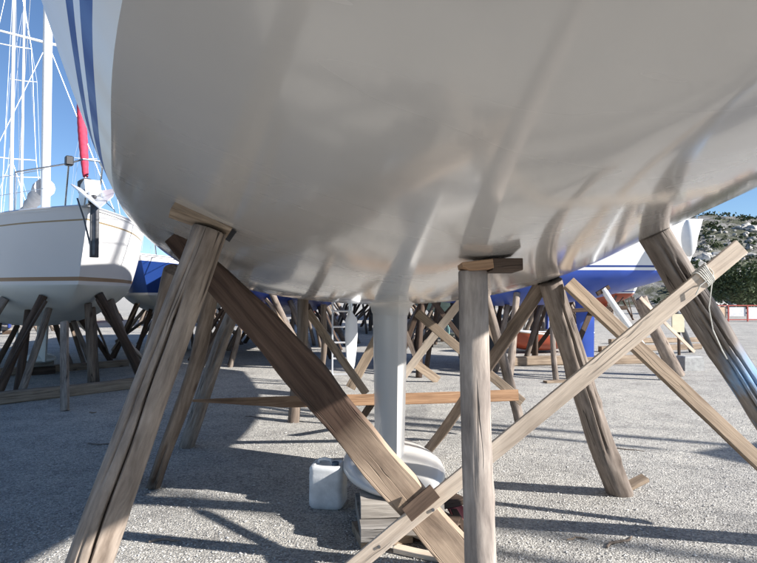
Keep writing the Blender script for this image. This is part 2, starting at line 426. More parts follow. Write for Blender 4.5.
def gen_hull(L, B, D, zb, zs, ov=.7):
    hw = table([(0, 0), (.08, .19 * B), (.17, .33 * B), (.25, .40 * B), (.35, .45 * B), (.5, .48 * B), (.65, .48 * B), (.8, .45 * B), (.92, .39 * B), (1, .33 * B)])
    hs = table([(0, 0.0005), (.08, .21 * B), (.17, .35 * B), (.25, .43 * B), (.35, .48 * B), (.5, .5 * B), (.65, .5 * B), (.8, .485 * B), (.92, .43 * B), (1, .37 * B)])
    zw = zb + D
    zk = table([(0, zw), (.08, zb + D * .55), (.17, zb + D * .32), (.25, zb + D * .16), (.35, zb + D * .05), (.5, zb), (.62, zb + D * .04), (.78, zb + D * .25), (.9, zb + D * .56), (1, zb + D * .85)])
    z2 = table([(0, zs + .18), (.3, zs + .04), (.65, zs - .04), (1, zs)])
    ell = table([(0, .1), (.25, .5), (.4, .9), (1, .9)]); pw = table([(0, 1.2), (.3, 1.8), (1, 2.2)])
    return Hull(L, ov, hw, hs, zk, zw, z2, ell, pw)
def build_hull(h, root, bands, bottom_mat, N=44, Mr=16, deck=True, deck_mat='deck_white'):
    """bands: list of (t0, t1, material, name) up the topsides"""
    us = [(i / N) ** 1.25 for i in range(N + 1)]
    out = {}
    mb = MB(); rs = [math.sin(math.pi / 2 * (j / Mr)) for j in range(-Mr, Mr + 1)]
    mb.loft([[h.bottom(u, r) for r in rs] for u in us], False)
    out['bottom'] = mb.build('bottom', M[bottom_mat], root, True, 60)
    for (t0, t1, mt, nm) in bands:
        k = max(1, int((t1 - t0) * 14)); tt = [t0 + (t1 - t0) * j / k for j in range(k + 1)]
        mb = MB()
        mb.loft([[h.top(u, t, -1) for t in tt] for u in us], False, flip=True)
        mb.loft([[h.top(u, t, 1) for t in tt] for u in us], False)
        mb.build(nm, M[mt], root, True, 60)
    mb = MB(); T = [j / 8 for j in range(9)]
    outl = [h.top(1, t, -1) for t in reversed(T)] + [h.bottom(1, r) for r in rs[1:-1]] + [h.top(1, t, 1) for t in T]
    mb.v = [tuple(p) for p in outl]; mb.f = [tuple(range(len(outl)))[::-1]]
    mb.build('transom', M[bands[-1][2]], root, False)
    if deck:
        mb = MB(); q = [-1, -.7, -.35, 0, .35, .7, 1]
        mb.loft([[Vector((h.xs(u, 1), r * h.hs(u) * .995, h.zs(u) - .03 + .08 * (1 - r * r) * min(1, h.hs(u)))) for r in q] for u in us], False)
        mb.build('deck', M[deck_mat], root)
        mb = MB()
        for sgn in (-1, 1): mb.tube([h.top(u, 1, sgn) + Vector((0, -sgn * .015, .012)) for u in us], .022, 6)
        mb.build('toe_rail', M['alu'], root)
    return out
def fin(h, root, x0, chord, zbot, mat, thick=.12, rake=.25, ztop=None, taper=.8, name='keel'):
    mb = MB(); zt = ztop; K = 7; rings = []
    prof = [(0, 0), (.03, .35), (.12, .75), (.3, 1), (.55, .82), (.8, .42), (1, .06)]
    for i in range(K + 1):
        t = i / K; z = zt + (zbot - zt) * t; c = chord * (1 - (1 - taper) * t); th = thick * (1 - .2 * t); x = x0 + rake * t
        rings.append([Vector((x + a * c, b * th / 2, z)) for a, b in prof] + [Vector((x + a * c, -b * th / 2, z)) for a, b in reversed(prof[1:])])
    mb.loft(rings, True, True, True)
    return mb.build(name, M[mat], root, True, 50)
def bulb(root, xc, zc, ln, wd, ht, mat, parent=None, name='bulb', sag=0):
    mb = MB(); rings = []; n = 22; K = 22
    for i in range(K + 1):
        t = i / K; e = max(.02, math.sin(math.pi * t ** .8)) ** .62
        rings.append([Vector((xc - ln / 2 + ln * t, wd / 2 * e * math.cos(a), zc + ht / 2 * e * (math.sin(a) if math.sin(a) > 0 else .85 * math.sin(a)))) for a in (2 * math.pi * k / n for k in range(n))])
    mb.loft(rings, True, True, True)
    return mb.build(name, M[mat], parent or root, True, 60)
def cabin(h, root, u0, u1, ht, wfrac, mat='gel_white', windows=3):
    mb = MB(); rings = []; K = 10
    for i in range(K + 1):
        t = i / K; u = u0 + (u1 - u0) * t; z = h.zs(u) - .03
        w = h.hs(u) * wfrac; hh = ht * min(1, t / .35 + .12)
        x = h.xs(u, 1)
        rings.append([(x, -w, z), (x, -w * .9, z + hh * .8), (x, -w * .7, z + hh), (x, 0, z + hh * 1.08), (x, w * .7, z + hh), (x, w * .9, z + hh * .8), (x, w, z)])
    mb.loft(rings, False)
    b = len(mb.v) - 7; mb.f.append(tuple(range(b, b + 7))); mb.f.append(tuple(range(7))[::-1])
    c = mb.build('coachroof', M[mat], root, True, 35)
    for sgn in (-1, 1):
        for k in range(windows):
            t = .45 + .17 * k; u = u0 + (u1 - u0) * t; x = h.xs(u, 1); w = h.hs(u) * wfrac
            m = MB(); z = h.zs(u) - .03 + ht * .42
            m.box((x, sgn * (w * .952), z), (.42, .03, ht * .38)); m.build('window', M['glass_dark'], c)
    return c
def rig(h, root, um, H, rad=.07, boom=True, cover='blue_cloth', furl=None, furl_rng=(.02, .9), spread=2, mat='mast_white', stays=True, nside=14):
    xm = h.xs(um, 1); z0 = h.zs(um)
    mb = MB(); mb.tube([(xm, 0, z0 - .05), (xm, 0, z0 + H * .5), (xm + .03, 0, z0 + H)], [rad, rad, rad * .8], nside); mast = mb.build('mast', M[mat], root)
    tips = []
    for k in range(spread):
        z = z0 + H * (k + 1) / (spread + 1) * 1.03; w = .85 - .22 * k
        for sgn in (-1, 1):
            m = MB(); m.tube([(xm, 0, z), (xm + .10, sgn * w, z + .06)], [.03, .02], 8); m.build('spreader', M[mat], mast)
        tips.append((z + .06, w))
    if stays:
        yb = h.hs(um) * .92
        for sgn in (-1, 1):
            pts = [(xm + .1, sgn * yb, z0)] + [(xm + .1, sgn * w, z) for z, w in tips] + [(xm + .02, 0, z0 + H * .97)]
            m = MB(); m.tube(pts, .008, 5); m.build('shroud', M['wire'], root)
            m = MB(); m.tube([(xm - .35, sgn * yb * .95, z0), (xm, 0, tips[0][0] - .05)], .008, 5); m.build('shroud', M['wire'], root)
        a = Vector((.12, 0, h.zs(0) + .08)); b = Vector((xm, 0, z0 + H * .97))
        m = MB(); m.tube([a, b], .008, 5); fs = m.build('forestay', M['wire'], root)
        m = MB(); m.tube([(h.L - .1, 0, h.zs(1)), (xm + .03, 0, z0 + H)], .007, 5); m.build('backstay', M['wire'], root)
        if furl:
            m = MB(); n = 26; pts = []; rr = []
            for i in range(n + 1):
                t = furl_rng[0] + (furl_rng[1] - furl_rng[0]) * i / n
                pts.append(a + (b - a) * t); rr.append(.028 + .035 * math.sin(math.pi * min(1, i / n + .08)) + .004 * (i % 2))
            m.tube(pts, rr, 10); m.build('furled_sail', M[furl], root)
    if boom:
        x1 = xm + (h.L - xm) * .62
        m = MB(); m.tube([(xm + .08, 0, z0 + .95), (x1, 0, z0 + .9)], .055, 10); bo = m.build('boom', M[mat], root)
        m = MB(); K = 12
        m.tube([(xm + .1 + (x1 - xm - .2) * i / K, .01 * math.sin(i * 2), z0 + 1.06 - .01 * i) for i in range(K + 1)], [.19 - .008 * i + .012 * math.sin(i * 1.9) for i in range(K + 1)], 12); m.build('sail_cover', M[cover], bo)
    return mast
def rails(h, root, pulpit=True, us=(.16, .3, .44, .58, .72, .86), ht=.6):
    for sgn in (-1, 1):
        for u in us:
            p = h.top(u, 1, sgn) + Vector((0, -sgn * .06, 0)); m = MB(); m.tube([p, p + Vector((0, 0, ht))], .0125, 7); m.build('stanchion', M['steel'], root)
        for f in (.52, .98):
            m = MB(); m.tube([h.top(u, 1, sgn) + Vector((0, -sgn * .06, ht * f)) for u in (.06,) + tuple(us)], .006, 5); m.build('lifeline', M['wire'], root)
    if pulpit:
        m = MB()
        z = h.zs(0) + ht
        loop = [h.top(.10, 1, -1) + Vector((0, .04, ht)), Vector((.25, -.22, z + .02)), Vector((-.12, -.10, z + .03)), Vector((-.12, .10, z + .03)), Vector((.25, .22, z + .02)), h.top(.10, 1, 1) + Vector((0, -.04, ht))]
        m.tube(loop, .0135, 8)
        for q in (0, 5): m.tube([loop[q], loop[q] - Vector((0, 0, ht))], .0135, 8)
        for q, dx in ((1, .25), (4, .25)): m.tube([loop[q], loop[q] + Vector((dx, 0, -ht))], .0135, 8)
        m.build('pulpit', M['steel'], root)

def to_world(root, p): return root.matrix_world @ Vector(p)

# ------------------------------------------------------------------ ground
mb = MB(); S = 2200
mb.v = [(-S, -S, 0), (S, -S, 0), (S, S, 0), (-S, S, 0)]; mb.f = [(0, 1, 2, 3)]
tag(mb.build('ground', M['gravel'], None, False), kind='structure')
# loose gravel lying on the yard near the props
mb = MB(); rnd = random.Random(3)
for i in range(26000):
    d = 2.6 + 6.5 * rnd.random() ** 1.6; x = rnd.uniform(-.8, .8) * d; r = rnd.uniform(.003, .0085) * (1.6 if rnd.random() < .05 else 1)
    a = rnd.uniform(0, 6.28); b = len(mb.v); sx, sy, sz = r * rnd.uniform(.8, 1.5), r * rnd.uniform(.7, 1.1), r * rnd.uniform(.5, .9)
    ca, sa = math.cos(a), math.sin(a)
    for (lx, ly, lz) in ((1, 0, .2), (0, 1, .1), (-1, 0, .3), (0, -1, .2), (.1, .1, 1), (0, 0, -.6)):
        lx, ly, lz = lx * sx, ly * sy, lz * sz
        mb.v.append((x + lx * ca - ly * sa, d + lx * sa + ly * ca, sz * .35 + lz))
    for j in range(4):
        mb.f.append((b + j, b + (j + 1) % 4, b + 4)); mb.f.append((b + (j + 1) % 4, b + j, b + 5))
tag(mb.build('gravel', M['pebble'], None, False), 'pale loose gravel scattered over the yard', 'gravel', kind='stuff')

# ------------------------------------------------------------------ main boat overhead
S0, S1 = -4.7, 6.3
def st(pts): return table([((s - S0) / (S1 - S0), v) for s, v in pts])
ZWL = 2.10
main_h = Hull(12.1, .75,
    st([(-4.7, 0), (-4.2, .37), (-3.6, .66), (-2.94, .952), (-2.1, 1.25), (-1.1, 1.57), (0, 1.82), (1.15, 1.94), (2.9, 1.95), (4.6, 1.78), (6.3, 1.45)]),
    st([(-4.7, .001), (-4.2, .48), (-3.6, .86), (-2.94, 1.17), (-2.1, 1.50), (-1.1, 1.80), (0, 2.02), (1.15, 2.13), (2.9, 2.14), (4.6, 1.98), (6.3, 1.66)]),
    st([(-4.7, 2.10), (-4.2, 2.03), (-3.6, 1.945), (-2.94, 1.855), (-2.1, 1.75), (-1.1, 1.635), (0, 1.54), (1.2, 1.52), (2.9, 1.57), (4.6, 1.75), (6.3, 2.02)]),
    ZWL,
    st([(-4.7, 3.5), (-1, 3.3), (3, 3.2), (6.3, 3.22)]),
    st([(-4.7, 0), (-2, .0), (-1.1, .08), (0, .52), (.8, .93), (6.3, .95)]),
    st([(-4.7, 1.3), (-2.94, 1.45), (-2.1, 1.5), (-1.1, 1.65), (0, 1.9), (2, 2.3), (6.3, 2.3)]), aft_over=.35)
K0 = Vector((.14, 4.05, 0)); AX = Vector((-.113, .9936, 0)).normalized()
AZ = math.atan2(AX.y, AX.x)
root = empty('sailing_boat', K0 + AX * (S0 - .75), AZ)
bpy.context.view_layer.update()
tag(root, 'large sailing yacht with glossy off-white bottom and twin navy stripes propped overhead', 'sailboat')
main_root = root
def ms(s): return s - S0 + .75             # station (m aft of the keel's leading edge) -> local x
parts = build_hull(main_h, root, [(0, .065, 'topside_cream', 'boot_band'), (.065, .108, 'stripe_navy', 'stripe'), (.108, .134, 'topside_white', 'topside_band'), (.134, .17, 'stripe_navy', 'stripe'), (.17, 1, 'topside_white', 'topside')], 'bottom_white', N=90, Mr=34)
kl = fin(main_h, root, ms(-.02), 1.42, .34, 'keel_paint', thick=.26, rake=.10, ztop=1.66, taper=.86)
mb = MB(); # moulded root where the fin meets the canoe body
prof = [(0, 0), (.03, .35), (.12, .75), (.3, 1), (.55, .82), (.8, .42), (1, .06)]
rings = []
for (z, e, et) in ((1.60, 1.30, 3.4), (1.575, 1.18, 2.5), (1.553, 1.10, 1.8), (1.53, 1.05, 1.38), (1.50, 1.02, 1.14), (1.45, 1.003, 1.02)):
    c = 1.41; th = .262 * et
    rings.append([Vector((ms(-.02) + .015 + (a - .5) * c * e + .5 * c, b * th / 2, z)) for a, b in prof] + [Vector((ms(-.02) + .015 + (a - .5) * c * e + .5 * c, -b * th / 2, z)) for a, b in reversed(prof[1:])])
mb.loft(rings, True, False, False); mb.build('keel_root', M['keel_paint'], kl, True, 60)
bulb(root, ms(.42), .305, 1.62, .76, .22, 'keel_paint', parent=kl)
# rudder, helm slightly over
mb = MB(); rings = []
for (z, c, th, off) in ((1.36, .10, .05, .04), (1.30, .22, .07, .0), (1.22, .46, .09, -.08), (1.0, .50, .09, -.10), (.7, .40, .08, -.06), (.5, .28, .065, -.01), (.42, .18, .05, .02)):
    pr = [(0, 0), (.05, .6), (.25, 1), (.6, .7), (1, .06)]
    rings.append([Vector((off - .08 + a * c, b * th / 2, z)) for a, b in pr] + [Vector((off - .08 + a * c, -b * th / 2, z)) for a, b in reversed(pr[1:])])
mb.loft(rings, True, True, True)
ro = mb.build('rudder', M['topside_white'], root, True, 50); ro.location = (ms(4.75), .04, 0); ro.rotation_euler = (0, 0, R(-25))
mb = MB(); mb.tube([(0, 0, 1.3), (0, 0, 1.95)], .028, 10); mb.build('rudder_stock', M['steel'], ro)
cabin(main_h, root, .28, .66, .42, .62)
rig(main_h, root, .40, 14.5, rad=.085, cover='blue_cloth', furl='white_cloth')
rails(main_h, root)

# ray tests against the main hull
bme = parts['bottom'].data
mw = Matrix.LocRotScale(root.location, root.rotation_euler, None)
bvh = BVHTree.FromPolygons([mw @ v.co for v in bme.vertices], [tuple(p.vertices) for p in bme.polygons])
def hull_hit(px, py, default):
    r = ray(px, py).normalized(); h = bvh.ray_cast(Vector((0, 0, EYE)), r)
    if h[0] is None: print('no hull at', px, py); return P(px, py, default)
    print('hull at', px, py, [round(q, 2) for q in h[0]])
    return h[0]
def top_at(px, d):
    x = P(px, 300, d).x; return Vector((x, d, hull_above(x, d, 1.75)))
def hull_above(x, y, default):
    h = bvh.ray_cast(Vector((x, y, .3)), Vector((0, 0, 1)))
    return h[0].z if h[0] is not None else default

# ------------------------------------------------------------------ props of the main boat
GP = 'log props shoring up the overhead yacht'
# left forward log with wedges
tA = hull_hit(206, 222, 3.3); dA = tA.y
topA = P(209.5, 231, dA - .05); footA = G(34, 715)
log('log_prop', footA + Vector((0, 0, -.02)), topA, .092, .072, 'log_grey', 'long cracked grey log prop with a tapered wedge on its head, leaning outward', group=GP, seed=4, n=120, k=90, bend=.006, rough=.04,
    crack=[(2.0, -.35, .03, .86, .5, .045), (1.2, .3, .45, .97, .16, .05), (1.35, .2, .05, .38, .2, .05)], knots=6)
wg = plank('wedge', P(173.5, 207, dA - .10), P(227, 237, dA - .03), .068, .12, 'plank_tan', 'tapered wooden wedge on the cracked grey log prop', 'wedge', seed=2, face=(.45, -1, .2), k=6, taper1=.3, tlen=1.0, warp=0)
plank('rubber_pad', P(178, 199.5, dA - .06), P(233, 237, dA + .01), .009, .15, 'rubber', 'thin black pad between tapered wedge and glossy hull', 'pad', seed=2, face=(.45, -1, .2), k=4, warp=0)
# split timber standing behind it
log('log_prop', G(119, 479) + Vector((0, 0, -.02)), P(173, 270, 3.6), .075, .062, 'log_warm', 'stubby brown log with a broken top tucked behind the cracked grey log', group=GP, seed=9, n=28, k=30, rough=.08, crack=[(1.6, .3, .1, .9, .2, .1)])
# rear left props
log('log_prop', G(152, 487) + Vector((0, 0, -.02)), hull_hit(217, 272, 4.9), .055, .055, 'log_warm', 'slim dark crooked log prop standing behind the cracked grey log', group=GP, seed=12, n=32, k=40, bend=.02, rough=.06, crack=[(1.7, .2, .0, .3, .4, .2)])
log('log_prop', G(186, 447) + Vector((0, 0, -.02)), top_at(243, 5.9), .078, .07, 'log_grey', 'grey log prop touching the tapered end of the orange board', group=GP, seed=15, n=28, k=30, rough=.05, crack=[(1.6, .3, .1, .8, .2, .1)])
# centre post with two wedges
tB = hull_hit(476, 260, 2.1); dB = tB.y; sB = dB / 567.0
baseB = Vector((P(485, 700, dB + .04).x, dB + .04, 0))
topBp = P(472.5, 272, dB)
log('log_prop', baseB + Vector((0, 0, -.02)), topBp, sB * 16, sB * 14.6, 'log_post', 'smooth upright post with two dark wedges on its top in front of the keel', group=GP, seed=21, n=48, k=70, bend=.003, rough=.028, crack=[(1.3, .3, .5, .66, .08, .05), (1.9, -.2, .72, .99, .1, .04), (1.7, .1, .62, .7, .08, .04)], knots=7)
plank('wedge', P(460.5, 268.5, dB - .02), P(490, 265, dB - .02), sB * 9, .13, 'plank_orange', 'reddish wooden wedge on top of the smooth upright post', 'wedge', seed=3, k=4, warp=0, taper0=.5)
plank('wedge', P(488, 266, dB - .005), P(517, 266, dB), sB * 11.5, .15, 'plank_dark', 'dark wooden block jutting beside the reddish wedge', 'wedge', seed=5, k=4, warp=0)
# front right log painted blue near its foot
tR = P(655, 231, 3.12)
footR = G(850, 546)
log('log_prop', footR + Vector((0, 0, -.02)), P(652, 232, 3.12), .098, .086, 'log_blue', 'thick weathered log prop with blue paint smeared on its lower half', group=GP, seed=27, n=120, k=90, bend=.012, rough=.075,
    crack=[(1.75, -.3, .0, .93, .5, .055), (2.5, .2, .05, .7, .26, .06), (1.1, .1, .3, .98, .26, .06), (.7, .2, .2, .8, .2, .05)], knots=7)
# right rear post
tC = top_at(551, 4.2)
log('log_prop', G(621, 493) + Vector((0, 0, -.02)), tC + Vector((0, 0, -.015)), .10, .085, 'log_grey', 'stout leaning log prop with a board scrap beside its foot', group=GP, seed=31, n=48, k=50, bend=.012, rough=.06, crack=[(1.5, .3, .2, .95, .25, .08), (2.2, .1, .4, .9, .18, .06)], knots=5)
gC = G(632, 489)
plank('wood_scrap', gC + Vector((-.06, -.02, .018)), gC + Vector((.12, .02, .085)), .09, .035, 'plank_tan', 'short board scrap lying at the foot of the stout leaning log', 'board scrap', seed=2, face=(0, -.2, 1), k=4)
# slim prop beyond, and the braces
log('log_prop', G(522, 432) + Vector((0, 0, -.02)), top_at(482, 6.6), .06, .052, 'log_grey', 'slim grey log prop beyond the smooth upright post', group=GP, seed=35, n=24, k=26, rough=.05)
log('log_prop', G(293, 422) + Vector((0, 0, -.02)), top_at(304, 7.2), .075, .07, 'log_warm', 'dark upright log prop behind the heavy brown beam', group=GP, seed=37, n=24, k=26, rough=.06, bend=.02)
log('log_prop', G(321, 386) + Vector((0, 0, -.02)), P(324, 305, 9.7), .05, .05, 'log_warm', 'thin dark pole prop beside the aluminium ladder', group=GP, seed=38, n=16, k=16, rough=.06, bend=.02)
# heavy brown beam
face_cam = (0, -1, .25)
foot = G(468, 572)
D1a = P(181, 230, 3.08); D1b = Vector((foot.x, foot.y, .02))
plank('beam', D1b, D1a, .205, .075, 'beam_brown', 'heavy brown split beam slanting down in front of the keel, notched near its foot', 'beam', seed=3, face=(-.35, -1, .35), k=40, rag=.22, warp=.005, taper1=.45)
def on(p, q, t): return Vector(p) + (Vector(q) - Vector(p)) * t
plank('cleat', P(407, 515, 3.10), P(435, 491, 3.12), .085, .05, 'plank_dark', 'small dark wooden cleat nailed across the heavy brown beam', 'cleat', seed=4, face=(-.2, -1, .3), k=3, warp=0)
plank('brace', P(332, 424, 4.3), P(214, 286, 4.0), .085, .05, 'plank_dark', 'narrow blackish board running just below the heavy brown beam', seed=6, face=(0, -1, .2), k=14, rag=.1)
# pale lath
lath = plank('brace', G(345, 580) + Vector((0, 0, .03)), P(741, 246, 2.98), .09, .026, 'plank_pale', 'pale sawn lath slanting across the posts from the ground to the blue-smeared log', seed=8, face=(.1, -1, .15), k=20, rag=.03, warp=.002)
for px, py in ((433, 510), (379, 547)):
    lp = lath.matrix_world.inverted(); rr = ray(px, py); p0 = lp @ Vector((0, 0, EYE)); dr = lp.to_3x3() @ rr
    sgn = 1 if p0.y > 0 else -1
    t = (sgn * .0145 - p0.y) / dr.y; q = p0 + dr * t
    mb = MB(); mb.tube([q - Vector((0, .004 * sgn, 0)), q + Vector((0, .004 * sgn, 0))], .009, 10); mb.build('nail', M['nail'], lath)
plank('brace', P(775, 478, 3.75), tC + Vector((.10, -.10, -.02)), .10, .045, 'plank_tan', 'long tan timber running from the stout leaning log to the blue-smeared log', seed=11, face=(0, -1, .35), k=20, rag=.06)
# crooked trunk and its continuation towards the ground by the bulb
log('brace', G(421, 456) + Vector((0, 0, -.02)), tC + Vector((-.05, .09, -.03)), .045, .055, 'log_warm', 'crooked grey trunk brace reaching from the stout leaning log toward the keel bulb', 'brace', seed=41, n=28, k=34, bend=.015, rough=.06)
# horizontal orange board
plank('board', P(193, 406.5, 5.75), P(518, 394, 5.95), .115, .04, 'plank_orange', 'long orange-brown board fixed level behind the keel with a tapered end', 'board', seed=14, face=(0, -1, .1), k=26, taper0=.2, rag=.05)
plank('brace', P(417, 313, 6.6), P(523, 402, 6.3), .10, .04, 'plank_tan', 'tan brace descending behind the smooth upright post to the slim grey prop', seed=15, k=14, rag=.05)
plank('brace', P(462, 300, 7.2), P(398, 383, 7.3), .10, .03, 'plank_pale', 'pale lath rising from behind the keel to the smooth upright post', seed=16, k=10)
plank('brace', P(308, 311, 7.4), P(366, 394, 7.2), .10, .03, 'plank_tan', 'tan lath crossing behind the white rudder tip', seed=17, k=10)
plank('brace', P(386, 322, 7.55), P(350, 388, 7.45), .13, .03, 'plank_tan', 'wide tan board leaning between white rudder and keel', seed=18, k=10)
plank('brace', P(379, 392, 6.1), G(357, 425), .08, .03, 'plank_dark', 'short dark lath under the orange-brown board beside the keel', seed=19, k=6)
plank('brace', G(438, 382) + Vector((0, 0, .03)), P(412, 361, 10.3), .16, .05, 'plank_tan', 'short tan plank propped on the gravel behind the keel', seed=20, k=6)

# rope lashing where pale lath meets painted log
mb = MB(); lm = lath.matrix_world; lz = [v.co.z for v in lath.data.vertices]; Llath = max(lz)
def pxof(w):
    v = w - Vector((0, 0, EYE)); f_ = v.y * _c + v.z * _s; return CX + FPX * v.x / f_
tt = min((abs(pxof(lm @ Vector((0, 0, Llath * k / 400))) - 704), k / 400) for k in range(401))[1]
pts = []
for i in range(97):
    a = i / 96 * 2 * math.pi * 6; ca, sa = math.cos(a), math.sin(a)
    q = (abs(ca) ** .35) * math.copysign(1, ca), (abs(sa) ** .6) * math.copysign(1, sa)
    pts.append(lm @ Vector((.050 * q[0], .019 * q[1], Llath * tt + .016 * math.sin(i * .41) + (i / 96 - .5) * .07)))
mb.tube(pts, .0042, 6)
e0 = pts[-1]
mb.tube([e0, e0 + Vector((.03, -.02, -.05)), P(709, 308, 3.0), P(713, 330, 3.02), P(722, 350, 3.06), P(727, 359, 3.08)], .0035, 6)
mb.tube([pts[40], pts[40] + Vector((-.02, -.03, .03)), pts[40] + Vector((-.06, -.03, .0)), pts[40] + Vector((-.08, -.02, -.05))], .0035, 6)
tag(mb.build('rope', M['rope'], None), 'pale string lashed round the lath and the blue-smeared log', 'rope')

# ------------------------------------------------------------------ keel blocks
def boxthing(name, c, d, rz, mat, label, cat, group=None, seed=1, rag=.06):
    c = Vector(c); a = Vector((math.cos(rz), math.sin(rz), 0))
    p0 = c - a * d[0] / 2; p1 = c + a * d[0] / 2
    return plank(name, p0, p1, d[1], d[2], mat, label, cat, group, seed, face=(0, 0, 1), k=8, rag=rag, warp=.002)
gB = 'timber blocks stacked under the keel bulb'
kx = K0 + AX * .1
boxthing('timber_block', (.10, 3.80, .215), (.44, .26, .10), .06, 'block_grey', 'pitted grey timber block, topmost under the keel bulb', 'block', gB, 1, .1)
boxthing('timber_block', (.16, 4.12, .215), (.52, .28, .10), .1, 'block_grey', 'grey timber block hidden behind the topmost pitted one', 'block', gB, 2, .1)
boxthing('timber_block', (-.02, 3.86, .115), (.24, .62, .095), .1, 'block_grey', 'weathered timber block in middle of the stack under the bulb', 'block', gB, 3, .1)
boxthing('timber_block', (.32, 3.92, .115), (.26, .60, .09), -.1, 'block_grey', 'grey timber block in the middle of the stack, beside the weathered one', 'block', gB, 4, .1)
boxthing('timber_block', (.02, 3.78, .034), (.34, .30, .064), .25, 'plank_tan', 'tan flat timber block resting on the gravel under the stack', 'block', gB, 5, .12)
boxthing('timber_block', (.38, 3.86, .034), (.30, .36, .064), -.3, 'plank_dark', 'dark flat timber block resting on the gravel under the stack', 'block', gB, 6, .12)
boxthing('wood_scrap', (.26, 3.50, .02), (.34, .07, .035), -.45, 'plank_pale', 'pale splintered board scrap in front of the keel blocks', 'board scrap', None, 7, .3)
boxthing('wood_scrap', (.36, 3.62, .065), (.30, .10, .03), -.7, 'block_grey', 'grey splintered board scrap leaning on the keel blocks', 'board scrap', None, 8, .3)
boxthing('wood_scrap', (.50, 4.15, .10), (.24, .12, .05), .5, 'plank_dark', 'dark chunky board scrap right beside the keel bulb', 'board scrap', None, 9, .3)
boxthing('wood_scrap', (.47, 4.0, .03), (.32, .12, .05), -.9, 'plank_tan', 'tan board scrap on the gravel beside the keel bulb', 'board scrap', None, 10, .3)
p = G(447, 506); q = G(462, 530)
plank('wood_scrap', p + Vector((0, 0, .09)), q + Vector((.02, 0, .03)), .11, .025, 'red_plank', 'faded red board scrap behind the smooth upright post', 'board scrap', None, 12, face=(0, -.3, 1), k=4)
plank('wood_scrap', G(441, 499) + Vector((0, 0, .08)), G(470, 545) + Vector((0, 0, .02)), .05, .04, 'plank_dark', 'long dark stick lying next to the faded red board scrap', 'board scrap', None, 13, face=(0, -.3, 1), k=6)

# ------------------------------------------------------------------ dull white plastic jug
gb = G(327, 511)
root = empty('plastic_can', (gb.x, gb.y + .12, 0), R(-8))
tag(root, 'dirty dull white plastic jug standing on the gravel beside the keel', 'plastic can')
def rrect(w, d, r, z, n=6):
    pts = []
    for cx_, cy_, a0 in ((w - r, d - r, 0), (-w + r, d - r, 90), (-w + r, -d + r, 180), (w - r, -d + r, 270)):
        for k in range(n + 1):
            a = R(a0 + 90 * k / n); pts.append(Vector((cx_ + r * math.cos(a), cy_ + r * math.sin(a), z)))
    return pts
mb = MB(); rings = []
for z, e in ((.002, .86), (.02, .97), (.045, 1.0), (.12, .985), (.2, .99), (.245, 1.0), (.262, .975), (.282, .99), (.302, .97), (.315, .88), (.318, .72), (.308, .66), (.306, .3)):
    rings.append([p + Vector((0, 0, (.006 * noise.noise(Vector((p.x * 14, p.y * 14, z * 9)))) if z > .1 else 0)) * 1.0 + Vector((.004 * noise.noise(Vector((p.y * 12, z * 11, 3))), 0, 0)) for p in rrect(.132 * e, .115 * e, .045 * e, z)])
mb.loft(rings, True, True, True)
mb.build('body', M['bucket'], root, True, 45)
mb = MB(); mb.tube([(.06, -.03, .30), (.06, -.03, .335), (.06, -.03, .338)], [.026, .026, .02], 14); mb.build('cap', M['rope_dark'], root)
mb = MB(); mb.tube([Vector((-.085, .02, .305)), Vector((-.075, .02, .335)), Vector((-.03, .02, .345)), Vector((.01, .02, .335)), Vector((.02, .02, .305))], .012, 8); mb.build('grip', M['bucket'], root)
rnd = random.Random(77)
for i in range(9):
    d = rnd.uniform(3.3, 8.5); x = rnd.uniform(-.62, .62) * d; a = rnd.uniform(-.6, .6); l = rnd.uniform(.08, .35); r = rnd.uniform(.005, .011)
    mb = MB(); e = Vector((math.cos(a), math.sin(a), 0)); n_ = Vector((-e.y, e.x, 0))
    mb.tube([Vector((0, 0, r)) + e * l * (k / 4 - .5) + n_ * .02 * math.sin(k * 1.7 + i) for k in range(5)], [r * .7, r, r * .9, r * .8, r * .4], 6)
    o = mb.build('stick', M[('log_warm', 'plank_tan', 'log_grey')[i % 3]], None); o.location = (x, d, 0)
    tag(o, 'short twig lying on the gravel between the log props', 'stick', 'twigs scattered over the gravel')
